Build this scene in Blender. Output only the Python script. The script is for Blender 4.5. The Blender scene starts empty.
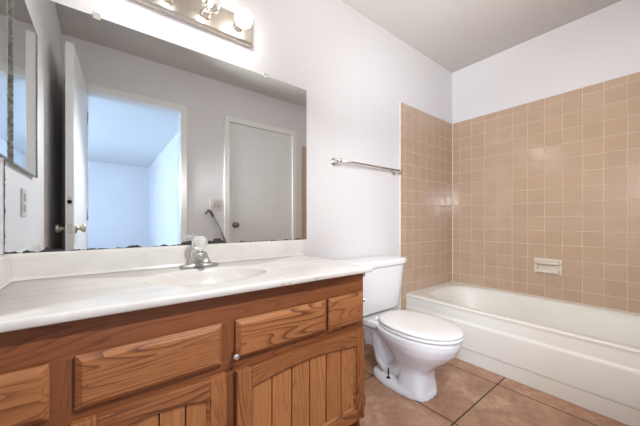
import bpy, bmesh, math, random
from mathutils import Vector, Matrix
random.seed(7)
S = bpy.context.scene
COL = S.collection
PI = math.pi

# ------------------------------------------------------------------ camera
cam_d = bpy.data.cameras.new('camera')
cam_d.sensor_width = 36.0
cam_d.lens = 278.0/640*36
cam_d.shift_y = 8.0/640
cam_d.clip_start = 0.02
cam = bpy.data.objects.new('camera', cam_d)
cam.location = (0, -1.38, 0.966)
cam.rotation_euler = (PI/2, 0, -math.atan2(360, 278) + 0.0)
cam.rotation_euler = (PI/2, 0, -math.atan2(278/454.83, 278/351.44))
COL.objects.link(cam)
S.camera = cam

# ------------------------------------------------------------------ world, light, exposure
S.view_settings.view_transform = 'Standard'
S.view_settings.look = 'None'
S.view_settings.gamma = 1.0
S.view_settings.use_curve_mapping = False
S.view_settings.exposure = 2.05
W = bpy.data.worlds.new('world'); S.world = W
W.use_nodes = True
W.node_tree.nodes['Background'].inputs[0].default_value = (0.55, 0.72, 1.0, 1)
W.node_tree.nodes['Background'].inputs[1].default_value = 0.3
BULB = 5.5          # emission of a frosted globe
FILAMENT = 44.0     # emission of a filament in a clear globe
WINDOW = 5.6         # daylight in the bedroom window
def fill_spot(name, loc, aim, power, angle, color, radius):
    l = bpy.data.lights.new(name, 'SPOT')
    l.energy = power; l.spot_size = math.radians(angle); l.spot_blend = 1.0
    l.color = color; l.shadow_soft_size = radius
    o = bpy.data.objects.new(name, l); COL.objects.link(o)
    o.location = loc
    d = Vector(aim)-Vector(loc)
    o.rotation_euler = d.to_track_quat('-Z', 'Y').to_euler()
    return o
# added unseen spot, bounced off the ceiling as general fill
fill_spot('bounce_fill', (0.35, -1.2, 1.0), (1.25, -0.5, 2.43), 36, 66, (0.96, 0.985, 1.0), 0.02)
# added unseen spot that brightens the tub and its walls
fill_spot('tub_fill', (0.12, -1.45, 1.35), (2.5, -0.5, 1.3), 40, 88, (.97, 0.99, 1.0), 0.13)
fill_spot('vanity_fill', (0.52, -1.45, 1.72), (0.28, -0.3, 0.5), 16.5, 138, (.965, 0.99, 1.0), 0.0)  # added unseen spot, fill for the counter and cabinet front

# ------------------------------------------------------------------ materials
def lin(c):
    return tuple(((v/255)/12.92 if v/255 <= .04045 else ((v/255+.055)/1.055)**2.4) for v in c)+(1,)
def new_mat(name):
    m = bpy.data.materials.new(name); m.use_nodes = True
    nt = m.node_tree
    return m, nt, nt.nodes['Principled BSDF']
def N(nt, t, **kw):
    n = nt.nodes.new(t)
    for k, v in kw.items(): setattr(n, k, v)
    return n
def math_node(nt, op, a, b=None, c=None):
    n = N(nt, 'ShaderNodeMath', operation=op)
    for i, v in enumerate((a, b, c)):
        if v is None: continue
        if isinstance(v, (int, float)): n.inputs[i].default_value = v
        else: nt.links.new(v, n.inputs[i])
    return n.outputs[0]
def ramp(nt, fac, stops):
    r = N(nt, 'ShaderNodeValToRGB')
    e = r.color_ramp.elements
    while len(e) < len(stops): e.new(0.5)
    for el, (p, c) in zip(e, stops): el.position = p; el.color = c
    nt.links.new(fac, r.inputs[0]); return r.outputs[0]
def coords(nt, scale=(1, 1, 1), rnd=0.0):
    tc = N(nt, 'ShaderNodeTexCoord')
    mp = N(nt, 'ShaderNodeMapping'); mp.inputs['Scale'].default_value = scale
    nt.links.new(tc.outputs['Object'], mp.inputs[0])
    return mp.outputs[0], tc.outputs['Object']
def noise(nt, vec, scale, detail=3, rough=0.5, dist=0.0, w=None):
    n = N(nt, 'ShaderNodeTexNoise')
    n.inputs['Scale'].default_value = scale; n.inputs['Detail'].default_value = detail
    n.inputs['Roughness'].default_value = rough; n.inputs['Distortion'].default_value = dist
    if vec is not None: nt.links.new(vec, n.inputs['Vector'])
    if w is not None:
        n.noise_dimensions = '4D'; nt.links.new(w, n.inputs['W'])
    return n.outputs['Fac']
def bump(nt, bsdf, h, strength, dist=0.002):
    b = N(nt, 'ShaderNodeBump'); b.inputs['Strength'].default_value = strength
    b.inputs['Distance'].default_value = dist
    nt.links.new(h, b.inputs['Height']); nt.links.new(b.outputs[0], bsdf.inputs['Normal'])
def plain(name, rgb, rough=.5, metal=0.0, var=0.04, vscale=12, bumpy=0.0, bscale=200, coat=0.0, spec=0.5):
    m, nt, b = new_mat(name)
    v, o = coords(nt)
    c = lin(rgb)
    f = noise(nt, v, vscale, 4)
    lo = tuple(x*(1-var) for x in c[:3])+(1,); hi = tuple(min(1, x*(1+var)) for x in c[:3])+(1,)
    nt.links.new(ramp(nt, f, [(.3, lo), (.7, hi)]), b.inputs['Base Color'])
    b.inputs['Roughness'].default_value = rough; b.inputs['Metallic'].default_value = metal
    b.inputs['Coat Weight'].default_value = coat; b.inputs['Specular IOR Level'].default_value = spec
    if bumpy: bump(nt, b, noise(nt, v, bscale, 3), bumpy)
    return m

M = {}
M['paint'] = plain('wall_paint', (224, 220, 221), .55, var=.015, vscale=2, bumpy=.25, bscale=140)
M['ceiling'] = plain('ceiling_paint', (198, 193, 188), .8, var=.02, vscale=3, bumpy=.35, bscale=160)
M['popcorn'] = plain('popcorn_ceiling', (228, 228, 228), .9, var=.06, vscale=60, bumpy=1.0, bscale=70)
M['trimpaint'] = plain('trim_paint', (236, 234, 230), .35, var=.02)
M['doorpaint'] = plain('door_paint', (228, 227, 225), .4, var=.02)
M['china'] = plain('china', (238, 235, 236), .12, var=.01, coat=.3)
M['seatplastic'] = plain('seat_plastic', (240, 236, 233), .22, var=.01)
M['tub'] = plain('tub_enamel', (232, 228, 220), .42, var=.025, vscale=4, coat=.08)
M['marble'] = None
M['chrome'] = plain('chrome', (215, 213, 210), .16, 1.0, var=.03)
M['nickel'] = plain('brushed_nickel', (214, 206, 194), .3, 1.0, var=.06, vscale=30)
M['tapchrome'] = plain('worn_chrome', (196, 194, 190), .3, 1.0, var=.12, vscale=90)
M['brass'] = plain('aged_nickel', (120, 112, 102), .3, 1.0, var=.1)
M['rust'] = plain('rusty_steel', (70, 45, 30), .7, .5, var=.4, vscale=80)
M['darkmetal'] = plain('dark_metal', (55, 52, 48), .5, .7, var=.3, vscale=60)
M['corroded'] = plain('corroded_chrome', (150, 146, 138), .45, .3, var=.6, vscale=70)
M['grout'] = plain('pale_grout', (210, 188, 165), .85, var=.08, vscale=30)
M['caulk'] = plain('caulk', (226, 216, 203), .5, var=.05)
M['soap'] = plain('soap_ceramic', (220, 209, 195), .2, var=.03, coat=.2)
M['plate'] = plain('plate_plastic', (206, 200, 191), .35, var=.02)
M['plateface'] = plain('plate_inset', (176, 168, 156), .4, var=.02)
M['black'] = plain('black_hole', (22, 20, 20), .6, var=.1)
M['pole'] = plain('grey_pole', (105, 104, 104), .35, .6, var=.1)
M['rubber'] = plain('black_rubber', (30, 30, 30), .7, var=.1)
M['carpet'] = plain('carpet', (170, 160, 150), .95, var=.2, vscale=120, bumpy=.6, bscale=300)
M['groove'] = plain('stain_shade_in_groove', (96, 54, 29), .6, var=.15)  # pooled stain, with the shade of the grooves put into the colour
M['kick'] = plain('kick_board', (60, 38, 26), .7, var=.15)
M['cove'] = plain('base_tile', (176, 140, 114), .4, var=.06, vscale=8)

def wall_tile_mat():
    m, nt, b = new_mat('tan_tile')
    v, o = coords(nt)
    at = N(nt, 'ShaderNodeAttribute', attribute_name='tint')
    f = noise(nt, v, 9, 3)
    f2 = noise(nt, v, 90, 2)
    s = math_node(nt, 'ADD', math_node(nt, 'MULTIPLY', f, .5), math_node(nt, 'MULTIPLY', at.outputs['Fac'], .16))
    s = math_node(nt, 'ADD', s, math_node(nt, 'MULTIPLY', f2, .12))
    nt.links.new(ramp(nt, s, [(.1, lin((182, 155, 132))), (.75, lin((197, 170, 147)))]), b.inputs['Base Color'])
    b.inputs['Roughness'].default_value = .15
    bump(nt, b, noise(nt, v, 14, 2), .12, .004)
    return m
M['tile'] = wall_tile_mat()

def floor_mat():
    m, nt, b = new_mat('terracotta_floor_tile')
    tc = N(nt, 'ShaderNodeTexCoord')
    mp = N(nt, 'ShaderNodeMapping')
    mp.inputs['Location'].default_value = (-1.835+5.15, .72+5.15, 0)
    nt.links.new(tc.outputs['Object'], mp.inputs[0])
    br = N(nt, 'ShaderNodeTexBrick', offset=0.0, squash=1.0)
    br.inputs['Scale'].default_value = 1.0
    br.inputs['Mortar Size'].default_value = .0042
    br.inputs['Mortar Smooth'].default_value = .15
    br.inputs['Brick Width'].default_value = .515; br.inputs['Row Height'].default_value = .515
    br.inputs['Color1'].default_value = (0.3, 0.3, 0.3, 1); br.inputs['Color2'].default_value = (.7, .7, .7, 1)
    nt.links.new(mp.outputs[0], br.inputs['Vector'])
    n1 = noise(nt, mp.outputs[0], 5, 6, .6, .6)
    n2 = noise(nt, mp.outputs[0], 34, 4, .6)
    s = math_node(nt, 'ADD', math_node(nt, 'MULTIPLY', n1, .7), math_node(nt, 'MULTIPLY', n2, .3))
    c = ramp(nt, s, [(.34, lin((154, 112, 88))), (.5, lin((182, 138, 110))), (.64, lin((208, 168, 140)))])
    mx = N(nt, 'ShaderNodeMix', data_type='RGBA')
    nt.links.new(br.outputs['Fac'], mx.inputs['Factor'])
    nt.links.new(c, mx.inputs['A']); mx.inputs['B'].default_value = lin((62, 44, 34))
    nt.links.new(mx.outputs['Result'], b.inputs['Base Color'])
    r = math_node(nt, 'MULTIPLY_ADD', n1, .35, .22)
    nt.links.new(r, b.inputs['Roughness'])
    h = math_node(nt, 'SUBTRACT', math_node(nt, 'MULTIPLY', s, .25), br.outputs['Fac'])
    bump(nt, b, h, .35, .004)
    return m
M['floor'] = floor_mat()

def marble_mat():
    m, nt, b = new_mat('cultured_marble')
    v, o = coords(nt, (1, 2.2, 2))
    f = noise(nt, v, 3.5, 5, .6, 1.2)
    nt.links.new(ramp(nt, f, [(.35, lin((219, 213, 206))), (.65, lin((231, 226, 220)))]), b.inputs['Base Color'])
    b.inputs['Roughness'].default_value = .2
    return m
M['marble'] = marble_mat()

def wood(name, axis, dark, mid, light, rough=.55, ringw=.8):
    """oak: grain running along one axis, with cathedral figure"""
    m, nt, b = new_mat(name)
    oi = N(nt, 'ShaderNodeObjectInfo')
    geo = N(nt, 'ShaderNodeAttribute', attribute_name='tint')
    w = math_node(nt, 'ADD', math_node(nt, 'MULTIPLY', oi.outputs['Random'], 13.0), math_node(nt, 'MULTIPLY', geo.outputs['Fac'], 9.0))
    st = [15.0, 15.0, 15.0]; st[axis] = 1.5
    v, o = coords(nt, st)
    n0 = noise(nt, v, 1.0, 1.2, .4, .2, w)
    # growth rings: sharp dark latewood edge fading into pale earlywood
    rings = math_node(nt, 'FRACT', math_node(nt, 'MULTIPLY', n0, 15.0))
    rings = math_node(nt, 'POWER', rings, 4.0)
    st2 = [320.0, 320.0, 320.0]; st2[axis] = 14.0
    v2, _ = coords(nt, st2)
    pores = noise(nt, v2, 1.0, 2, .6, 0, w)
    pores = ramp(nt, pores, [(.50, (0, 0, 0, 1)), (.72, (1, 1, 1, 1))])
    st3 = [11., 11., 11.]; st3[axis] = 1.6
    v3, _ = coords(nt, st3)
    broad = noise(nt, v3, .7, 4, .6, 0, w)
    st4 = [7., 7., 7.]; st4[axis] = 2.4
    v5, _ = coords(nt, st4)
    amp = ramp(nt, noise(nt, v5, 1.0, 2, .5, 0, w), [(.38, (.22, .22, .22, 1)), (.66, (1, 1, 1, 1))])
    rings = math_node(nt, 'MULTIPLY', rings, amp)
    s = math_node(nt, 'ADD', math_node(nt, 'MULTIPLY', rings, ringw), math_node(nt, 'MULTIPLY', pores, .25))
    s = math_node(nt, 'ADD', s, math_node(nt, 'MULTIPLY_ADD', broad, .6, -.12))
    s = math_node(nt, 'ADD', s, math_node(nt, 'MULTIPLY_ADD', geo.outputs['Fac'], .22, -.08))
    c = ramp(nt, s, [(.12, lin(light)), (.42, lin(mid)), (.95, lin(dark))])
    # scuffs where the finish has gone
    v4, _ = coords(nt, (1, 1, 1))
    sc = noise(nt, v4, 26, 5, .7, .5, w)
    sm = ramp(nt, sc, [(.70, (0, 0, 0, 1)), (.74, (1, 1, 1, 1))])
    mx = N(nt, 'ShaderNodeMix', data_type='RGBA')
    nt.links.new(math_node(nt, 'MULTIPLY', sm, .35), mx.inputs['Factor'])
    nt.links.new(c, mx.inputs['A']); mx.inputs['B'].default_value = lin((205, 170, 130))
    nt.links.new(mx.outputs['Result'], b.inputs['Base Color'])
    b.inputs['Roughness'].default_value = rough
    bump(nt, b, s, .12, .002)
    return m
WD, WM, WL = (66, 34, 18), (136, 79, 43), (173, 112, 66)
M['oak_x'] = wood('oak_grain_across', 0, WD, WM, WL)
M['oak_z'] = wood('oak_grain_upright', 2, WD, WM, WL)
M['oak_rail_x'] = wood('stained_oak_rail', 0, (64, 33, 18), (114, 61, 31), (138, 80, 43), ringw=.45)
M['oak_rail_z'] = wood('stained_oak_stile', 2, (64, 33, 18), (114, 61, 31), (138, 80, 43), ringw=.45)
M['oak_panel'] = wood('oak_panel_boards', 2, (104, 60, 36), (162, 101, 57), (188, 128, 78), ringw=.4)

def mirror_mat():
    m, nt, b = new_mat('old_mirror')
    v, o = coords(nt)
    sp = N(nt, 'ShaderNodeSeparateXYZ'); nt.links.new(o, sp.inputs[0])
    x, z = sp.outputs[0], sp.outputs[2]          # object origin: lower left corner of the pane
    n1 = noise(nt, v, 16, 5, .7)
    n2 = noise(nt, v, 60, 3, .6)
    nn = math_node(nt, 'ADD', math_node(nt, 'MULTIPLY', n1, .7), math_node(nt, 'MULTIPLY', n2, .3))
    # desilvered fringe along the lower edge, blotches near the tap
    lim = math_node(nt, 'MULTIPLY', math_node(nt, 'SUBTRACT', nn, .46), .06)
    for cx, wd, ht in ((.685, .05, .022), (.565, .032, .014), (.47, .02, .006), (.36, .03, .006), (.12, .03, .005)):
        g = math_node(nt, 'DIVIDE', math_node(nt, 'SUBTRACT', x, cx), wd)
        g = math_node(nt, 'MAXIMUM', math_node(nt, 'SUBTRACT', 1.0, math_node(nt, 'MULTIPLY', g, g)), 0.0)
        lim = math_node(nt, 'ADD', lim, math_node(nt, 'MULTIPLY', g, ht))
    mask = math_node(nt, 'LESS_THAN', z, lim)
    lim2 = math_node(nt, 'MULTIPLY', math_node(nt, 'SUBTRACT', nn, .44), .02)
    mask2 = math_node(nt, 'LESS_THAN', x, lim2)
    mask = math_node(nt, 'MAXIMUM', mask, mask2)
    b.inputs['Metallic'].default_value = 1.0
    b.inputs['Roughness'].default_value = 0.0
    mx = N(nt, 'ShaderNodeMix', data_type='RGBA')
    nt.links.new(mask, mx.inputs['Factor'])
    mx.inputs['A'].default_value = (.87, .91, .92, 1); mx.inputs['B'].default_value = (.03, .027, .024, 1)
    nt.links.new(mx.outputs['Result'], b.inputs['Base Color'])
    nt.links.new(math_node(nt, 'MULTIPLY', mask, .6), b.inputs['Roughness'])
    nt.links.new(math_node(nt, 'SUBTRACT', 1.0, mask), b.inputs['Metallic'])
    return m
M['mirror'] = mirror_mat()
def clean_mirror():
    m, nt, b = new_mat('cabinet_mirror')
    b.inputs['Metallic'].default_value = 1; b.inputs['Roughness'].default_value = 0.0
    b.inputs['Base Color'].default_value = (.86, .88, .88, 1)
    return m
M['cabmirror'] = clean_mirror()
def emit(name, rgb, strength):
    m, nt, b = new_mat(name)
    b.inputs['Base Color'].default_value = lin((240, 235, 225))
    b.inputs['Emission Color'].default_value = rgb
    b.inputs['Emission Strength'].default_value = strength
    return m
M['frosted'] = emit('lit_frosted_glass', (1.0, .97, .93, 1), BULB)
M['filament'] = emit('lit_filament', (1.0, .965, .92, 1), FILAMENT)
M['daylight'] = emit('daylit_window_glass', (.52, .72, 1.0, 1), WINDOW)
def thin_glass(name, tint=(1, 1, 1, 1), gl=.10):
    m = bpy.data.materials.new(name); m.use_nodes = True
    nt = m.node_tree; nt.nodes.clear()
    out = N(nt, 'ShaderNodeOutputMaterial')
    t = N(nt, 'ShaderNodeBsdfTransparent'); t.inputs[0].default_value = tint
    g = N(nt, 'ShaderNodeBsdfGlossy'); g.inputs['Roughness'].default_value = .03
    fr = N(nt, 'ShaderNodeLayerWeight'); fr.inputs['Blend'].default_value = .35
    mx = N(nt, 'ShaderNodeMixShader')
    nt.links.new(math_node(nt, 'MULTIPLY_ADD', fr.outputs['Facing'], .55, gl), mx.inputs[0])
    nt.links.new(t.outputs[0], mx.inputs[1]); nt.links.new(g.outputs[0], mx.inputs[2])
    nt.links.new(mx.outputs[0], out.inputs[0])
    return m
M['clearglass'] = thin_glass('clear_bulb_glass', (.97, .96, .94, 1))
def acrylic():
    m, nt, b = new_mat('clear_acrylic')
    b.inputs['Transmission Weight'].default_value = .6
    b.inputs['Base Color'].default_value = (.97, .95, .9, 1)
    b.inputs['Roughness'].default_value = .22; b.inputs['IOR'].default_value = 1.25
    return m
M['acrylic'] = acrylic()

# ------------------------------------------------------------------ mesh builder
class MB:
    def __init__(s): s.v = []; s.f = []; s.m = []; s.t = []; s.sm = []; s.tint = 0.0
    def add(s, vs, fs, mi=0, smooth=False):
        o = len(s.v); s.v += [Vector(v) for v in vs]
        for f in fs:
            s.f.append(tuple(i+o for i in f)); s.m.append(mi); s.t.append(s.tint); s.sm.append(smooth)
        return s
    def box(s, x0, x1, y0, y1, z0, z1, mi=0):
        vs = [(x, y, z) for x in (x0, x1) for y in (y0, y1) for z in (z0, z1)]
        return s.add(vs, [(0, 1, 3, 2), (4, 6, 7, 5), (0, 4, 5, 1), (2, 3, 7, 6), (0, 2, 6, 4), (1, 5, 7, 3)], mi)
    def loft(s, loops, cap0=True, cap1=True, mi=0, smooth=True, closed=True):
        n = len(loops[0]); vs = [p for l in loops for p in l]; fs = []
        for i in range(len(loops)-1):
            for j in range(n if closed else n-1):
                k = (j+1) % n
                fs.append((i*n+j, i*n+k, (i+1)*n+k, (i+1)*n+j))
        if cap0: fs.append(tuple(reversed(range(n))))
        if cap1: fs.append(tuple((len(loops)-1)*n+j for j in range(n)))
        return s.add(vs, fs, mi, smooth)
    def lathe(s, base, axis, prof, n=24, mi=0, smooth=True):
        a = Vector(axis).normalized(); u = a.orthogonal().normalized(); w = a.cross(u)
        b = Vector(base)
        loops = [[b+a*h+(u*math.cos(2*PI*k/n)+w*math.sin(2*PI*k/n))*max(r, 1e-5) for k in range(n)] for r, h in prof]
        return s.loft(loops, True, True, mi, smooth)
    def tube(s, pts, r, n=12, mi=0):
        pts = [Vector(p) for p in pts]; loops = []
        rs = r if isinstance(r, (list, tuple)) else [r]*len(pts)
        t0 = (pts[1]-pts[0]).normalized(); u = t0.orthogonal().normalized()
        for i, p in enumerate(pts):
            t = (pts[min(i+1, len(pts)-1)]-pts[max(i-1, 0)]).normalized()
            u = (u-t*u.dot(t)).normalized(); w = t.cross(u)
            loops.append([p+(u*math.cos(2*PI*k/n)+w*math.sin(2*PI*k/n))*rs[i] for k in range(n)])
        return s.loft(loops, True, True, mi, True)
    def build(s, name, mats, parent=None, bevel=0.0, segs=2, origin=None, autosmooth=False, fixn=True):
        me = bpy.data.meshes.new(name)
        off = Vector(origin) if origin is not None else (parent_loc(parent) if parent else Vector((0, 0, 0)))
        me.from_pydata([v-off for v in s.v], [], s.f)
        ms = mats if isinstance(mats, (list, tuple)) else [mats]
        for m in ms: me.materials.append(m)
        a = me.attributes.new('tint', 'FLOAT', 'FACE')
        for i, p in enumerate(me.polygons):
            p.material_index = s.m[i]; p.use_smooth = s.sm[i]; a.data[i].value = s.t[i]
        if fixn:
            bm = bmesh.new(); bm.from_mesh(me)
            bmesh.ops.recalc_face_normals(bm, faces=bm.faces)
            bm.to_mesh(me); bm.free()
        o = bpy.data.objects.new(name, me); COL.objects.link(o)
        if parent: o.parent = parent
        o.location = off - (parent_loc(parent) if parent else Vector((0, 0, 0)))
        if bevel:
            b = o.modifiers.new('bevel', 'BEVEL'); b.width = bevel; b.segments = segs
            b.limit_method = 'ANGLE'; b.angle_limit = math.radians(40); b.harden_normals = False
        return o
def parent_loc(o):
    l = Vector((0, 0, 0))
    while o: l += o.location; o = o.parent
    return l
def thing(name, label, cat, loc, group=None):
    o = bpy.data.objects.new(name, None); COL.objects.link(o)
    o.location = loc; o.empty_display_size = .05
    o['label'] = label; o['category'] = cat
    if group: o['group'] = group
    return o
def tag(o, label, cat, group=None):
    o['label'] = label; o['category'] = cat
    if group: o['group'] = group
    return o
def struct(o, label, cat):
    o['kind'] = 'structure'; o['label'] = label; o['category'] = cat; return o
def sphere_prof(r, n=14, squash=1.0):
    return [(r*math.sin(PI*i/n), -r*squash*math.cos(PI*i/n)) for i in range(n+1)]

# ------------------------------------------------------------------ room shell
XL, XR, YB, HC = -.268, 2.72, -1.585, 2.433     # left wall, right wall, rear wall, ceiling
T = .12
DX0, DX1, DH = -.113, .576, 2.03                 # doorway in the rear wall
CX0, CX1 = 1.055, 1.843                          # closet door in the rear wall

struct(MB().box(XL-T, XR+T, YB-T, T, -.1, 0).build('floor', M['floor']), 'brown stone-look square floor tiles with dark grout', 'floor')
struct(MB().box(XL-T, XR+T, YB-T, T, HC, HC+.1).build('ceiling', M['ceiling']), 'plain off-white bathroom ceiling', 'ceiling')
struct(MB().box(XL-T, XR+T, 0, T, 0, HC).build('wall_back', M['paint']), 'white wall behind the mirror, toilet and towel bar', 'wall')
struct(MB().box(XL-T, XL, YB-T, 0, 0, HC).build('wall_left', M['paint']), 'white side wall at the end of the vanity', 'wall')
struct(MB().box(XR, XR+T, YB-T, 0, 0, HC).build('wall_right', M['paint']), 'white wall above the tan tiles along the tub', 'wall')
rear = MB()
rear.box(XL, DX0-.02, YB-T, YB, 0, HC); rear.box(DX1+.02, CX0-.02, YB-T, YB, 0, HC)
rear.box(CX1+.02, XR, YB-T, YB, 0, HC)
rear.box(DX0-.02, DX1+.02, YB-T, YB, DH+.02, HC); rear.box(CX0-.02, CX1+.02, YB-T, YB, DH+.02, HC)
struct(rear.build('wall_front', M['paint']), 'white wall with the doorway and closet door, seen in the mirror', 'wall')

# door casings and jambs
def casing(name, x0, x1, label):
    w = .058
    b = MB()
    for (a, c) in ((x0-w, x0), (x1, x1+w)): b.box(a, c, YB, YB+.014, 0, DH+w)
    b.box(x0, x1, YB, YB+.014, DH, DH+w)
    b.box(x0-.02, x0, YB-T, YB, 0, DH+.02); b.box(x1, x1+.02, YB-T, YB, 0, DH+.02)
    b.box(x0, x1, YB-T, YB, DH, DH+.02)
    struct(b.build(name, M['trimpaint'], bevel=.004), label, 'door frame')
casing('trim_1', DX0, DX1, 'white casing around the open doorway to the blue lit bedroom')
casing('trim_2', CX0, CX1, 'white casing around the closed closet door')

# ---- bedroom through the doorway
BX0, BX1, BY0, BY1 = -2.9, .95, -7.5, YB-T
struct(MB().box(BX0-.1, BX1+.1, BY0-.1, BY1, -.1, 0).build('floor_bedroom', M['carpet']), 'carpet of the room beyond the doorway', 'floor')
struct(MB().box(BX0-.1, BX1+.1, BY0-.1, BY1, HC, HC+.1).build('ceiling_bedroom', M['popcorn']), 'textured ceiling of the bedroom beyond the doorway', 'ceiling')
struct(MB().box(BX0-.1, BX1+.1, BY0-.1, BY0, 0, HC).build('wall_bedroom_back', M['paint']), 'far bedroom wall seen through the doorway', 'wall')
struct(MB().box(BX1, BX1+.1, BY0, BY1, 0, HC).build('wall_bedroom_right', M['paint']), 'bright bedroom side wall right of the doorway reflection', 'wall')
b = MB()
WY0, WY1, WZ0, WZ1 = -5.6, -3.2, .8, 2.1
b.box(BX0-.1, BX0, BY0, WY0, 0, HC); b.box(BX0-.1, BX0, WY1, BY1, 0, HC)
b.box(BX0-.1, BX0, WY0, WY1, 0, WZ0); b.box(BX0-.1, BX0, WY0, WY1, WZ1, HC)
struct(b.build('wall_bedroom_left', M['paint']), 'bedroom wall holding the daylit window', 'wall')
struct(MB().box(BX0-.1, XL-T, BY1, BY1+.1, 0, HC).build('wall_bedroom_front', M['paint']), 'bedroom wall beside the bathroom', 'wall')
wd = struct(MB().box(BX0-.06, BX0-.05, WY0, WY1, WZ0, WZ1).build('window_1', M['daylight']), 'daylit bedroom window', 'window')
fr = MB()
for y in (WY0, (WY0+WY1)/2-.02, WY1-.04): fr.box(BX0-.05, BX0-.02, y, y+.04, WZ0, WZ1)
for z in (WZ0, WZ1-.04): fr.box(BX0-.05, BX0-.02, WY0, WY1, z, z+.04)
fr.build('window_frame', M['trimpaint'], wd)

# ---- wall tiles round the tub: pillowed tiles on a bed of pale grout
TT, P = 1.926, .1088       # tile top, pitch
def tile_wall(name, label, u0, u1, zlo, plane, uphase, seed):
    """plane(u, z, d) -> point; d is the distance out from the wall"""
    rnd = random.Random(seed)
    g = MB()
    ps = [plane(u, z, d) for u in (u0, u1) for z in (zlo, TT-.004) for d in (0, .0055)]
    g.add(ps, [(0, 1, 3, 2), (4, 6, 7, 5), (0, 4, 5, 1), (2, 3, 7, 6), (0, 2, 6, 4), (1, 5, 7, 3)], 1)
    us = [u0]; k = math.ceil((u0-uphase)/P+.15)
    while uphase+k*P < u1-.02: us.append(uphase+k*P); k += 1
    us.append(u1)
    zs = [TT]; z = 1.871
    while z > zlo+.03: zs.append(z); z -= P
    zs.append(zlo)
    gap, bv = .0016, .0022
    for a, c in zip(us[:-1], us[1:]):
        for zt, zb in zip(zs[:-1], zs[1:]):
            g.tint = rnd.random()
            tu, tz, td = rnd.uniform(-.007, .007), rnd.uniform(-.007, .007), rnd.uniform(-.0003, .0003)
            cu, cz = (a+c)/2, (zt+zb)/2
            lo, hi = [], []
            for (uu, zz) in ((a+gap, zb+gap), (c-gap, zb+gap), (c-gap, zt-gap), (a+gap, zt-gap)):
                d = .0072+td+(uu-cu)*tu+(zz-cz)*tz
                lo.append(plane(uu, zz, d-.0022))
                su = 1 if uu < cu else -1; sz = 1 if zz < cz else -1
                hi.append(plane(uu+su*bv, zz+sz*bv, d))
            g.add(lo+hi, [(4, 5, 6, 7), (0, 1, 5, 4), (1, 2, 6, 5), (2, 3, 7, 6), (3, 0, 4, 7)], 0)
    return struct(g.build(name, [M['tile'], M['grout']]), label, 'wall tile')
TUBX = 1.95
tile_wall('trim_3', 'tan square tiles on the long wall behind the tub', YB, 0, .36, lambda u, z, d: (XR-d, u, z), -.19, 3)
tile_wall('trim_4', 'tan square tiles on the wall beside the toilet tank, at the tub end', 1.883, XR-.008, .0, lambda u, z, d: (u, -d, z), 1.883+.055, 5)
tile_wall('trim_5', 'tan tiles on the rear tub wall, a sliver at the mirror edge', 1.985, XR-.008, .0, lambda u, z, d: (u, YB+d, z), 2.03, 9)
struct(MB().box(1.8745, 1.883, -.0075, 0, .0, TT).build('trim_6', M['caulk'], bevel=.003), 'pale caulk line down the outer edge of the tiles', 'caulk')
struct(MB().box(XR-.013, XR-.0065, -.013, -.0065, .37, TT).build('trim_7', M['caulk'], bevel=.002), 'pale caulk line up the corner of the tiled tub walls', 'caulk')
# tile base along the back wall between vanity and tub
b = MB()
b.box(.93, 1.874, -.012, 0, 0, .085, 0); b.box(.93, 1.874, -.016, 0, .085, .1, 1)
struct(b.build('baseboard_back', [M['cove'], M['trimpaint']], bevel=.003), 'tan tile base with white cap along the wall behind the toilet', 'baseboard')

# ------------------------------------------------------------------ bath tub
def rect_ring(cx, cy, x0, x1, y0, y1, z, angs):
    out = []
    for a in angs:
        dx, dy = math.cos(a), math.sin(a)
        t = 1e9
        if dx > 1e-9: t = min(t, (x1-cx)/dx)
        if dx < -1e-9: t = min(t, (x0-cx)/dx)
        if dy > 1e-9: t = min(t, (y1-cy)/dy)
        if dy < -1e-9: t = min(t, (y0-cy)/dy)
        out.append((cx+dx*t, cy+dy*t, z))
    return out
def super_ring(cx, cy, hx, hy, z, angs, e):
    out = []
    for a in angs:
        c, s_ = math.cos(a), math.sin(a)
        r = (abs(c/hx)**e+abs(s_/hy)**e)**(-1/e)
        out.append((cx+c*r, cy+s_*r, z))
    return out
def angle_set(cx, cy, x0, x1, y0, y1, n):
    a = [2*PI*k/n for k in range(n)]
    a += [math.atan2(y-cy, x-cx) % (2*PI) for x in (x0, x1) for y in (y0, y1)]
    a = sorted(a); out = []
    for v in a:
        if not out or v-out[-1] > 1e-4: out.append(v)
    return out
tx0, tx1, ty0, ty1 = TUBX, XR-.009, YB+.009, -.009
tcx, tcy = (tx0+.04+tx1-.05)/2, (ty0+ty1)/2
tub = thing('bathtub', 'white built-in bathtub along the tan tiled wall', 'bathtub', (2.33, -.79, 0))
A = angle_set(tcx, tcy, tx0, tx1, ty0, ty1, 128)
hx, hy = (tx1-.05-tx0-.04)/2, (ty1-ty0)/2-.075
RZ = .370
b = MB()
loops = [rect_ring(tcx, tcy, tx0+.006, tx1, ty0, ty1, RZ-.02, A), rect_ring(tcx, tcy, tx0+.006, tx1, ty0, ty1, RZ-.002, A),
         rect_ring(tcx, tcy, tx0+.01, tx1-.006, ty0+.006, ty1-.006, RZ, A)]
for ins, z, e in ((-.004, RZ, 4.2), (.004, RZ-.003, 4.2), (.014, RZ-.013, 4.2), (.022, RZ-.035, 4.0), (.05, .2, 3.6), (.075, .11, 3.4), (.11, .075, 3.2), (.17, .062, 3.0), (.3, .056, 2.6)):
    loops.append(super_ring(tcx, tcy, hx-ins, hy-ins*1.3, z, A, e))
b.loft(loops, False, True)
b.build('basin', M['tub'], tub)
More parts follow.
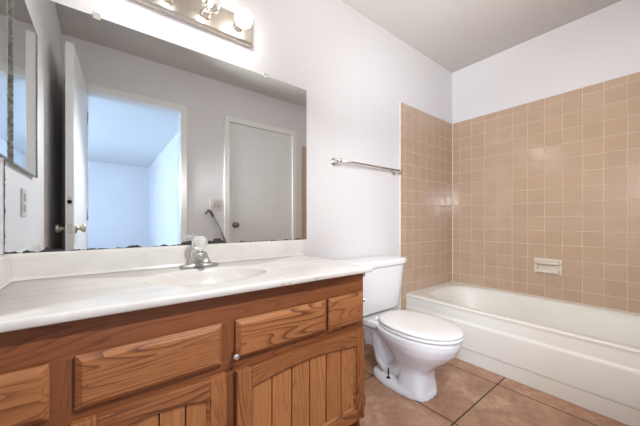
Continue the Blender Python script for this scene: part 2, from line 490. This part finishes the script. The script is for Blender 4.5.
# apron: one profile run the length of the tub
prof = [(tx0+.03, RZ-.004), (tx0+.02, RZ-.0005), (tx0+.004, RZ), (tx0-.002, RZ-.002), (tx0-.005, RZ-.006), (tx0-.005, RZ-.012), (tx0-.002, RZ-.018),
        (tx0+.001, RZ-.03), (tx0+.002, .288), (tx0+.001, .277), (tx0-.003, .268), (tx0-.005, .26), (tx0-.005, .25), (tx0-.003, .1), (tx0-.001, .093), (tx0+.003, .088), (tx0+.004, 0), (tx0+.05, 0)]
b = MB()
b.loft([[(x, y, z) for x, z in prof] for y in (ty0, ty1)], True, True, smooth=False)
b.build('apron', M['tub'], tub, bevel=.003, segs=2)
b = MB()
b.box(tx1-.012, XR-.0072, ty0, ty1, RZ-.008, RZ+.004); b.box(tx0+.01, tx1, ty1-.004, -.0072, RZ-.008, RZ+.004)
b.build('caulk_bead', M['caulk'], tub, bevel=.004)
MB().lathe((tcx, -1.3, .057), (0, 0, 1), [(.0, 0), (.03, 0), (.03, .003), (.02, .004), (0, .004)]).build('drain', M['chrome'], tub)

# ------------------------------------------------------------------ soap dish on the long wall
sd = thing('soap_dish', 'cream ceramic soap dish set into the tan tiles above the tub', 'soap dish', (XR-.007, -.757, .62))
b = MB()
x = XR-.0068
y0, y1, z0, z1 = -.842, -.672, .557, .677
b.box(x-.016, x, y0, y1, z1-.024, z1); b.box(x-.016, x, y0, y1, z0, z0+.024)
b.box(x-.016, x, y0, y0+.02, z0+.024, z1-.024); b.box(x-.016, x, y1-.02, y1, z0+.024, z1-.024)
b.box(x-.002, x, y0+.02, y1-.02, z0+.024, z1-.024)
b.build('frame', M['soap'], sd, bevel=.005, segs=3)
b = MB()
b.loft([[(x-d, y0+.016+i, z) for d, z in ((.006, z0+.008), (.046, z0+.012), (.052, z0+.020), (.052, z0+.034), (.046, z0+.034), (.042, z0+.024), (.006, z0+.018))] for i in (0, y1-y0-.032)], smooth=False)
b.box(x-.05, x-.004, y0+.014, y0+.022, z0+.008, z0+.034); b.box(x-.05, x-.004, y1-.022, y1-.014, z0+.008, z0+.034)
b.build('tray', M['soap'], sd, bevel=.003, segs=3)
b = MB()
b.tube([(x-.005, y0+.016, z1-.034), (x-.036, y0+.018, z1-.034), (x-.038, y1-.018, z1-.034), (x-.005, y1-.016, z1-.034)], .0125, 14)
b.build('grip_bar', M['soap'], sd)

# ------------------------------------------------------------------ towel bar
tb = thing('towel_bar', 'chrome towel bar on the white wall between mirror and tan tiles', 'towel bar', (1.49, 0, 1.35))
for px in (1.178, 1.80):
    b = MB()
    b.lathe((px, 0, 1.352), (0, -1, 0), [(.027, 0), (.027, .004), (.022, .009), (.012, .013), (.009, .02), (.009, .05), (.013, .055), (.0145, .064), (.012, .072), (0, .075)])
    b.build('post', M['chrome'], tb)
MB().tube([(1.178, -.063, 1.352), (1.80, -.063, 1.352)], .0075, 14).build('bar', M['chrome'], tb)

# ------------------------------------------------------------------ toilet
tc_x = 1.410
to = thing('toilet', 'white two-piece toilet with closed lid between vanity and tub', 'toilet', (tc_x, -.4, 0))
def egg(y_front, y_back, hw, z, n=48, wide=.45, e=2.0, eb=2.6):
    """closed outline, widest at 'wide' of the way from front to back"""
    cy = y_front+(y_back-y_front)*wide
    out = []
    for k in range(n):
        a = 2*PI*k/n
        c, s_ = math.cos(a), math.sin(a)
        ex = eb if s_ > 0 else e
        ly = (y_back-cy) if s_ > 0 else (cy-y_front)
        r = (abs(c)**ex+abs(s_)**ex)**(-1/ex)
        out.append((tc_x+c*r*hw, cy+s_*r*ly, z))
    return out
b = MB()
secs = [(-.562, -.17, .116, 0, .5, 3.0, 2.6), (-.560, -.17, .115, .022, .5, 3.0, 2.6), (-.553, -.178, .106, .036, .5, 3.0, 2.6), (-.54, -.2, .085, .045, .5, 3, 2.6)]
b.loft([egg(a, c, w, z, 56, wd, e, eb) for a, c, w, z, wd, e, eb in secs])
secs = [(-.553, -.36, .104, .02, .5, 3.4, 3), (-.548, -.37, .099, .06, .5, 3.2, 3), (-.543, -.375, .094, .10, .5, 3.0, 3), (-.545, -.37, .094, .135, .5, 2.7, 3),
        (-.567, -.35, .102, .165, .48, 2.3, 3), (-.607, -.33, .121, .20, .48, 2.1, 2.8), (-.648, -.31, .145, .235, .48, 2.0, 2.6),
        (-.680, -.275, .165, .272, .48, 2.0, 2.5), (-.698, -.235, .178, .31, .48, 2.0, 2.5), (-.703, -.215, .180, .34, .48, 2.0, 2.5), (-.698, -.22, .176, .353, .48, 2, 2.5)]
b.loft([egg(a, c, w, z, 56, wd, e, eb) for a, c, w, z, wd, e, eb in secs])
# deck that carries the tank, its neck, and the trapway bulge down each side
def rr(cx, cy, hx, hy, z, n=40, e=5):
    return super_ring(cx, cy, hx, hy, z, [2*PI*k/n for k in range(n)], e)
b.loft([rr(tc_x, -.20, .05, .10, .16), rr(tc_x, -.19, .06, .11, .24), rr(tc_x, -.17, .09, .125, .29), rr(tc_x, -.16, .14, .13, .325), rr(tc_x, -.16, .145, .13, .36)])
b.loft([rr(tc_x, -.29, .045, .10, .0, e=3), rr(tc_x, -.29, .045, .11, .15, e=3), rr(tc_x, -.28, .05, .12, .25, e=3)])
for sgn in (-1, 1):
    X = lambda d: tc_x+sgn*d
    b.tube([(X(.06), -.48, .25), (X(.058), -.42, .17), (X(.052), -.36, .10), (X(.05), -.29, .072), (X(.05), -.24, .11), (X(.05), -.215, .19), (X(.052), -.205, .30)], [.04, .042, .036, .034, .034, .034, .034], 14)
    b.tube([(X(.088), -.33, .0), (X(.088), -.33, .03), (X(.088), -.33, .042)], [.026, .024, .016], 16)
bowl = b.build('bowl', M['china'], to)
rm = bowl.modifiers.new('remesh', 'REMESH'); rm.mode = 'VOXEL'; rm.voxel_size = .006; rm.use_smooth_shade = True
sm = bowl.modifiers.new('smooth', 'SMOOTH'); sm.factor = .5; sm.iterations = 6
def lid_outline(off, z):
    return egg(-.712+off, -.238-off, .178-off, z-.0395, 64, .50, 2.05, 2.4)
b = MB()
b.loft([lid_outline(.008, .393), lid_outline(.001, .397), lid_outline(0, .404), lid_outline(.004, .4095), lid_outline(.012, .411)])
b.build('seat', M['seatplastic'], to)
b = MB()
b.loft([lid_outline(.012, .4125), lid_outline(.004, .414), lid_outline(.0, .419), lid_outline(.001, .425), lid_outline(.008, .4305), lid_outline(.022, .434), lid_outline(.06, .4365), lid_outline(.12, .438)])
b.build('lid', M['seatplastic'], to)
for sgn in (-1, 1):
    MB().tube([(tc_x+sgn*.075-.022, -.236, .366), (tc_x+sgn*.075+.022, -.236, .366)], .011, 12).build('hinge', M['seatplastic'], to)
# tank
b = MB()
def tk(hx, yb, yf, z, e=9): return rr(tc_x, (yb+yf)/2, hx, (yb-yf)/2, z, 64, e)
b.loft([tk(.205, -.03, -.185, .376), tk(.216, -.026, -.194, .382), tk(.220, -.024, -.198, .39), tk(.250, -.02, -.217, .655), tk(.251, -.02, -.218, .670)])
b.build('tank', M['china'], to)
b = MB()
b.loft([tk(.251, -.016, -.222, .671), tk(.260, -.012, -.231, .675), tk(.263, -.012, -.234, .683), tk(.263, -.012, -.234, .702), tk(.259, -.014, -.230, .710), tk(.237, -.024, -.218, .714), tk(.18, -.06, -.18, .715)])
b.build('tank_lid', M['china'], to)
for sgn in (-1, 1):
    b = MB()
    b.lathe((tc_x+sgn*.088, -.33, .038), (0, 0, 1), [(.013, 0), (.013, .006), (.006, .007), (.006, .013), (.0035, .0135), (.0035, .062), (0, .0625)], 12)
    b.build('floor_bolt', M['rust'], to)
    MB().lathe((tc_x+sgn*.09, -.12, .358), (0, 0, 1), [(.012, 0), (.012, .02), (0, .0205)], 12).build('tank_bolt', M['darkmetal'], to)

# ------------------------------------------------------------------ vanity cabinet
VR = .915
van = thing('vanity_cabinet', 'brown oak bathroom vanity cabinet under the white sink top', 'cabinet', (.33, -.27, 0))
FF = -.512      # face frame front
ZT = .742
b = MB()
b.box(XL+.002, XL+.02, -.494, -.004, .1, ZT-.001); b.box(VR-.02, VR-.004, -.494, -.004, .0, ZT-.001)
b.box(XL+.02, VR-.02, -.494, -.004, .1, .118); b.box(XL+.02, VR-.02, -.012, -.004, .118, ZT-.001)
b.build('body', M['oak_rail_z'], van)
MB().box(XL+.002, VR-.02, -.45, -.02, 0, .1).build('toe_kick', M['kick'], van)
def rail(name, x0, x1, z0, z1, mat, t=0.0):
    b = MB(); b.tint = t
    b.box(x0, x1, FF, -.494, z0, z1); b.build(name, mat, van, bevel=.0012)
rail('rail', XL+.002, VR, .642, ZT, M['oak_rail_x'])
rail('rail', XL+.002, VR, .485, .53, M['oak_rail_x'])
rail('rail', XL+.002, VR, .1, .13, M['oak_rail_x'])
for x0, x1 in ((XL+.002, -.235), (-.115, -.04), (.275, .335), (.895, VR)):
    rail('stile', x0, x1, .13, .485, M['oak_rail_z']); 
for x0, x1 in ((XL+.002, -.235), (-.115, -.04), (.275, .335), (.68, .715), (.895, VR)):
    rail('stile', x0, x1, .53, .642, M['oak_rail_z'])
FD = -.535
def slab_front(name, x0, x1, z0, z1, mat, ch=.014, y1=FD, y0=FF-.0005):
    b = MB()
    r = lambda i, y: [(x0+i, y, z0+i), (x1-i, y, z0+i), (x1-i, y, z1-i), (x0+i, y, z1-i)]
    b.loft([r(.005, y0), r(.005, y0-.004), r(0, y0-.005), r(0, y0-.010), r(ch, y1)], True, True, smooth=False)
    return b.build(name, mat, van, bevel=.0015)
slab_front('drawer_front', -.245, -.098, .525, .648, M['oak_x'])
slab_front('drawer_front', -.245, -.098, .325, .475, M['oak_x'])
slab_front('drawer_front', -.245, -.098, .125, .31, M['oak_x'])
slab_front('false_front', -.056, .283, .525, .653, M['oak_x'])
slab_front('false_front', .326, .692, .529, .653, M['oak_x'])
slab_front('drawer_front', .705, .900, .522, .655, M['oak_x'])
def cab_door(x0, x1, z0, z1, nboards, hinge_right):
    fw = .048
    xi0, xi1, zb = x0+fw, x1-fw, z0+fw
    za, rise = z1-fw-.014, .022
    y0, y1 = FF-.0005, FD
    b = MB()
    # stiles (grain upright, slot 0) and rails (grain across, slot 1), joined
    b.box(x0, xi0, y1, y0, z0, z1, 0); b.tint = .5; b.box(xi1, x1, y1, y0, z0, z1, 0)
    b.tint = .2; b.box(xi0, xi1, y1, y0, z0, zb, 1)
    b.tint = .3
    n = 24; lo = []; 
    for k in range(n+1):
        u = k/n; lo.append((xi0+(xi1-xi0)*u, za+rise*math.sin(PI*u)))
    loop = [(x, z) for x, z in lo]+[(xi1, z1), (xi0, z1)]
    b.loft([[(x, y, z) for x, z in loop] for y in (y1, y0)], True, True, 1, smooth=False)
    d = b.build('door', [M['oak_z'], M['oak_x']], van, bevel=.0025)
    # moulding lip inside the frame, and tongue-and-groove boards
    lip = MB()
    n2 = len(lo)
    ring = [(xi0, zb), (xi1, zb)]+[(x, z) for x, z in reversed(lo)]
    cx, cz = (xi0+xi1)/2, (zb+za)/2
    def inner(p, i):
        x, z = p
        return (x+(i if x < xi0+1e-6 else (-i if x > xi1-1e-6 else 0)), z+(i if z < zb+1e-6 else -i))
    L = [[(x, y1+.006, z) for x, z in ring], [(inner(p, .004)[0], y1+.004, inner(p, .004)[1]) for p in ring], [(inner(p, .011)[0], y1+.0125, inner(p, .011)[1]) for p in ring]]
    lip.loft(L, False, False, 0, smooth=False)
    lip.build('moulding', M['oak_x'], d, fixn=False)
    pb = MB()
    w = (xi1-xi0)/nboards
    for i in range(nboards):
        pb.tint = random.random()
        a, c = xi0+i*w, xi0+(i+1)*w
        g = .0022
        zt = za+rise
        pts = lambda z: [(a, y1+.0172, z), (a+g, y1+.0125, z), (c-g, y1+.0125, z), (c, y1+.0172, z), (c, y1+.019, z), (a, y1+.019, z)]
        pb.loft([pts(zb-.004), pts(zt+.004)], True, True, smooth=False)
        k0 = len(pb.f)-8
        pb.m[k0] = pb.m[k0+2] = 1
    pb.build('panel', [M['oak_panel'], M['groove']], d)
    hx = x1+.0015 if hinge_right else x0-.0015
    for z in (z0+.07, z1-.07):
        h = MB(); h.tube([(hx, y1+.004, z-.024), (hx, y1+.004, z+.024)], .0042, 10)
        h.build('hinge', M['darkmetal'], d)
    return d
cab_door(.326, .901, .108, .492, 6, True)
cab_door(-.064, .294, .108, .499, 4, False)
b = MB()
b.lathe((.3225, FF, .544), (0, -1, 0), [(.0055, 0), (.005, .016), (.008, .020), (.0115, .025), (.011, .030), (.006, .034), (0, .035)], 16)
b.build('knob', M['chrome'], van)
for z in (.722, .607):
    b = MB()
    b.lathe((VR, -.500, z), (1, 0, 0), [(.012, 0), (.012, .003), (.006, .005), (.005, .012), (.009, .014), (.009, .019), (0, .02)], 14)
    b.build('bracket', M['chrome'], van)

# ------------------------------------------------------------------ countertop with moulded sink
CZ, CF, CR = .765, -.555, .932
ct = thing('vanity_countertop', 'cream white marble vanity top with moulded oval sink', 'countertop', (.33, -.28, CZ))
scx, scy, shx, shy = .318, -.302, .212, .15
A = angle_set(scx, scy, XL+.002, CR, CF, -.002, 96)
b = MB()
x0, x1, y0, y1 = XL+.002, CR, CF, -.002
def rr2(i, z): return rect_ring(scx, scy, x0, x1-i, y0+i, y1, z, A)
def el(i, z, e=2.0): return super_ring(scx, scy, shx-i, shy-i*.9, z, A, e)
loops = [rr2(.02, CZ-.0225), rr2(.004, CZ-.0225), rr2(.0005, CZ-.0195), rr2(0, CZ-.006), rr2(.001, CZ-.0025), rr2(.0035, CZ-.0005), rr2(.007, CZ),
         el(-.012, CZ), el(-.002, CZ-.0005), el(.0015, CZ-.003), el(.005, CZ-.011), el(.011, CZ-.03), el(.022, CZ-.06), el(.04, CZ-.088), el(.068, CZ-.108), el(.1, CZ-.119), el(.125, CZ-.122)]
b.loft(loops, False, True)
o = b.build('top', M['marble'], ct)
b = MB()
b.loft([[(x, y, z) for y, z in ((-.002, CZ-.0), (-.024, CZ+.0), (-.021, CZ+.004), (-.019, CZ+.01), (-.018, CZ+.083), (-.015, CZ+.089), (-.010, CZ+.091), (-.002, CZ+.091))] for x in (x0, x1)], smooth=False)
b.build('backsplash', M['marble'], ct, bevel=.002)
b = MB()
b.loft([[(x, y, z) for x, z in ((x0, CZ), (x0+.024, CZ), (x0+.02, CZ+.006), (x0+.016, CZ+.083), (x0+.012, CZ+.09), (x0, CZ+.091))] for y in (CF+.01, -.018)], smooth=False)
b.build('side_splash', M['marble'], ct, bevel=.002)
MB().lathe((scx, scy, CZ-.1225), (0, 0, 1), [(.0, 0), (.024, 0), (.024, .003), (.016, .004), (.014, .002), (0, .002)]).build('drain', M['chrome'], ct)
M['filler'] = plain('bare_filler', (190, 178, 158), .7, var=.2, vscale=90)
for cx, w in ((.478, .014), (.505, .008), (.62, .009), (.70, .005)):
    b = MB()
    o5 = lambda d: [(cx-w, CF-.0002-d, CZ-.014), (cx-w*.4, CF-.0002-d, CZ-.0185), (cx+w*.7, CF-.0002-d, CZ-.0175), (cx+w, CF-.0002-d, CZ-.0125), (cx+w*.2, CF-.0002-d, CZ-.0105)]
    b.loft([o5(0), o5(.0004)], True, True, smooth=False)
    b.build('edge_chip', M['filler'], ct)

# ------------------------------------------------------------------ faucet
fx, fy = .327, -.088
fa = thing('faucet', 'chrome single-lever basin faucet with clear acrylic knob behind the sink', 'faucet', (fx, fy, CZ))
b = MB()
AN = [2*PI*k/40 for k in range(40)]
sec = [(.078, .026, 0, 4, 0), (.078, .026, .009, 4, 0), (.076, .0245, .0125, 4, 0), (.060, .024, .0145, 3, 0), (.051, .025, .017, 2.6, 0), (.045, .026, .024, 2.4, -.002), (.038, .027, .040, 2.3, -.006), (.032, .027, .053, 2.2, -.009), (.030, .0265, .060, 2.2, -.010), (.028, .025, .064, 2.2, -.010), (.02, .02, .066, 2, -.008)]
b.loft([super_ring(fx, fy+dy, hx_, hy_, CZ+.0003+z, AN, e) for hx_, hy_, z, e, dy in sec])
b.build('base', M['tapchrome'], fa)
b = MB()
sp = [(fy-.004, CZ+.036, .020, .016), (fy-.03, CZ+.040, .019, .015), (fy-.06, CZ+.043, .0175, .0125), (fy-.09, CZ+.043, .016, .0105), (fy-.108, CZ+.039, .0145, .0095), (fy-.116, CZ+.034, .0125, .007)]
b.loft([[(fx+w*math.cos(a), y, z+h*math.sin(a)) for a in AN] for y, z, w, h in sp])
b.build('spout', M['tapchrome'], fa)
b = MB()
b.lathe((fx, fy-.008, CZ+.066), (0, 0, 1), [(.014, 0), (.014, .008), (.010, .009), (0, .0091)], 20)
b.build('collar', M['chrome'], fa)
b = MB()
n = 10
b.lathe((fx, fy-.008, CZ+.0751), (0, 0, 1), [(.012, 0), (.023, .005), (.030, .016), (.0325, .030), (.0305, .044), (.023, .055), (.012, .0605), (0, .061)], 12, smooth=False)
k = b.build('knob', M['acrylic'], fa)
k['label'] = 'clear faceted knob'
MB().lathe((fx, fy-.008, CZ+.1358), (0, 0, 1), [(.009, 0), (.009, .0015), (0, .002)], 16).build('cap', M['chrome'], fa)

# ------------------------------------------------------------------ wall mirror
MX0, MX1, MZ0, MZ1 = XL+.003, .959, .857, 1.754
mir = MB().box(MX0, MX1, -.006, -.0005, MZ0, MZ1).build('wall_mirror', M['mirror'], origin=(MX0, -.001, MZ0))
tag(mir, 'large frameless wall mirror with blackened lower edge above the vanity', 'mirror')
for cx in (-.026, .688):
    b = MB()
    b.loft([[(cx+dx, y, z) for y, z in ((-.0005, MZ1+.014), (-.008, MZ1+.014), (-.0105, MZ1+.009), (-.0105, MZ1-.012), (-.0065, MZ1-.012), (-.0065, MZ1+.001), (-.0005, MZ1+.001))] for dx in (-.012, .012)], smooth=False)
    b.lathe((cx, -.0085, MZ1+.0075), (0, -1, 0), [(.004, 0), (.004, .0025), (0, .003)], 12)
    b.build('clip', M['acrylic'], mir, bevel=.0012)

# ------------------------------------------------------------------ vanity light
vl = thing('vanity_light', 'chrome vanity light strip of globe bulbs above the mirror', 'light', (.305, 0, 1.94))
LX0, LX1, LZ0, LZ1 = -.01, .607, 1.872, 2.004
b = MB()
b.loft([[(LX0+i, y, LZ0+i), (LX1-i, y, LZ0+i), (LX1-i, y, LZ1-i), (LX0+i, y, LZ1-i)] for i, y in ((0, -.0005), (0, -.022), (.012, -.03))], smooth=False)
b.build('back_plate', M['nickel'], vl, bevel=.002)
BXS = (.060, .214, .370, .522)
for i, bx in enumerate(BXS):
    s = MB().lathe((bx, -.03, 1.93), (0, -1, 0), [(.022, 0), (.022, .004), (.0185, .006), (.0175, .032), (.014, .034), (0, .0345)], 24).build('socket', M['nickel'], vl)
    r = .0405
    prof = [(.013, .0)]+[(r*math.sin(a), .052+r*-math.cos(a)) for a in [PI*(.12+.88*k/18) for k in range(19)]]
    lit = i in (3, 0)
    bl = tag(MB().lathe((bx, -.058, 1.93), (0, -1, 0), prof, 32).build('globe_bulb', M['frosted'] if lit else M['clearglass'], origin=(bx, -.058, 1.93)),
             ['lit white globe bulb at the end of the strip above the left wall', 'clear globe bulb mostly cut off by the top edge of the picture', 'clear glass globe bulb left of the glowing white bulb', 'glowing white globe bulb at the right end of the strip'][i], 'light bulb', 'globe bulbs of the vanity light')
    if not lit:
        f = MB()
        f.lathe((bx, -.064, 1.93), (0, -1, 0), [(.006, 0), (.004, .03), (0, .0301)], 12)
        f.build('stem', M['plate'], bl)
        f = MB()
        f.lathe((bx, -.102, 1.93), (0, -1, 0), sphere_prof(.0085, 10), 14)
        f.build('filament', M['filament'], bl)

# ------------------------------------------------------------------ medicine cabinet on the left wall
mc = thing('medicine_cabinet', 'mirrored medicine cabinet on the left wall beside the big mirror', 'medicine cabinet', (XL, -.26, 1.5))
CXF, cy0, cy1, cz0, cz1 = -.252, -.478, -.042, 1.166, 1.835
MB().box(XL, CXF-.005, cy0+.004, cy1-.001, cz0+.004, cz1-.004).build('body', M['corroded'], mc)
b = MB()
b.box(CXF-.005, CXF, cy0+.006, cy1-.006, cz0+.006, cz1-.006)
d = b.build('door', M['cabmirror'], mc)
b = MB()
e = .0025
for (a0, a1, c0, c1) in ((cy0, cy1, cz0, cz0+e), (cy0, cy1, cz1-e, cz1), (cy0, cy0+e, cz0+e, cz1-e), (cy1-e, cy1, cz0+e, cz1-e)):
    b.box(CXF-.006, CXF+.001, a0, a1, c0, c1)
b.build('edge_frame', M['corroded'], d, bevel=.001)

# ------------------------------------------------------------------ wall plates
ol = thing('wall_outlet', 'single cream outlet plate low on the left wall under the medicine cabinet', 'outlet', (XL, -.28, 1.04))
MB().box(XL, XL+.006, -.318, -.246, .983, 1.098).build('plate', M['plate'], ol, bevel=.003)
b = MB()
for z in (1.018, 1.063): b.box(XL+.006, XL+.008, -.299, -.265, z-.015, z+.015)
b.build('socket_face', M['plateface'], ol, bevel=.002)
sx, sz = .913, 1.132
sw = thing('light_switch', 'cream double switch plate beside the closet door, seen in the mirror', 'light switch', (sx, YB, sz))
MB().box(sx-.06, sx+.06, YB, YB+.006, sz-.06, sz+.06).build('plate', M['plate'], sw, bevel=.003)
for dx in (-.024, .024):
    b = MB(); b.box(sx+dx-.013, sx+dx+.013, YB+.006, YB+.008, sz-.026, sz+.026, 0)
    b.box(sx+dx-.005, sx+dx+.005, YB+.008, YB+.019, sz-.004, sz+.012, 0)
    b.build('toggle', M['plateface'], sw, bevel=.0015)

# ------------------------------------------------------------------ doors
def knob_mesh(base, axis, mat, par, name='door_knob'):
    b = MB()
    b.lathe(base, axis, [(.032, 0), (.032, .004), (.026, .008), (.013, .011), (.011, .03), (.018, .036), (.0265, .045), (.0275, .054), (.022, .062), (0, .065)], 24)
    return b.build(name, mat, par)
# closed closet door
cd = MB().box(CX0+.003, CX1-.003, YB-.045, YB-.008, .012, DH-.003).build('door_1', M['doorpaint'], bevel=.002)
struct(cd, 'closed white flat closet door reflected at the right of the mirror', 'door')
knob_mesh((CX0+.065, YB-.008, .923), (0, 1, 0), M['brass'], cd)
for z in (.25, 1.02, 1.8):
    MB().tube([(CX1-.002, YB-.003, z-.045), (CX1-.002, YB-.003, z+.045)], .006, 10).build('hinge', M['trimpaint'], cd)
# open entry door, swung back beside the left wall
hx_, hy_ = DX0-.004, YB+.02
dw, dt = .69, .040
ang = math.atan2(-.033, .685)      # a little past square
ed = bpy.data.objects.new('door_2', None); COL.objects.link(ed)
ed.location = (hx_, hy_, 0); ed.rotation_euler = (0, 0, -ang)
ed['kind'] = 'structure'; ed['label'] = 'open white entry door folded back along the left wall, reflected at mirror left'; ed['category'] = 'door'
def dpart(b, name, mat, bevel=0.0):
    o = b.build(name, mat, None, bevel=bevel); o.parent = ed; return o
DL = .685
dpart(MB().box(-dt, 0, 0, DL, .012, DH+.012), 'panel', M['doorpaint'], .002)
b = MB(); b.lathe((0, DL-.062, .92), (1, 0, 0), [(.032, 0), (.032, .004), (.026, .008), (.013, .011), (.011, .022), (.018, .027), (.0255, .034), (.026, .042), (.022, .049), (0, .052)], 24)
dpart(b, 'door_knob', M['nickel'])
b = MB(); b.lathe((-dt, DL-.062, .92), (-1, 0, 0), [(.032, 0), (.032, .004), (.026, .008), (.013, .011), (.011, .025), (.018, .03), (.0265, .037), (.0275, .046), (.022, .052), (0, .054)], 24)
dpart(b, 'door_knob', M['nickel'])
b = MB(); b.box(-dt/2-.012, -dt/2+.012, DL, DL+.0015, .89, .95); b.box(-dt/2-.006, -dt/2+.006, DL+.0015, DL+.011, .909, .931)
dpart(b, 'latch_plate', M['nickel'])
b = MB(); b.box(-dt/2-.012, -dt/2+.012, DL, DL+.0012, 1.06, 1.115)
dpart(b, 'bolt_plate', M['plate'])
b = MB(); b.lathe((-dt/2, DL+.001, 1.082), (0, 1, 0), [(.0115, 0), (.0115, .001), (0, .0011)], 18)
dpart(b, 'bolt_hole', M['black'])
for z in (.25, 1.02, 1.8):
    b = MB(); b.tube([(.004, -.006, z-.045), (.004, -.006, z+.045)], .006, 10)
    dpart(b, 'hinge', M['nickel'])

# ------------------------------------------------------------------ grey pole leaning at the rear wall (seen in the mirror)
gp = thing('walking_cane', 'grey cane with bent handle leaning between doorway and closet, seen in the mirror', 'cane', (1.29, YB+.16, 0))
top = Vector((.865, YB+.05, 1.02)); foot = Vector((1.29, YB+.16, .02))
MB().tube([foot, top], .0125, 14).build('shaft', M['pole'], gp)
b = MB()
d = (top-foot).normalized()
pts = [top-d*.01, top+d*.02, top+d*.05+Vector((-.006, 0, 0)), top+Vector((-.05, .0, .055)), top+Vector((-.062, 0, .04)), top+Vector((-.066, 0, .015))]
b.tube(pts, [.014, .015, .015, .014, .013, .012], 12)
b.build('handle', M['pole'], gp)
MB().tube([foot-d*.02+Vector((0, 0, .0)), foot+d*.03], .018, 14).build('tip', M['rubber'], gp)
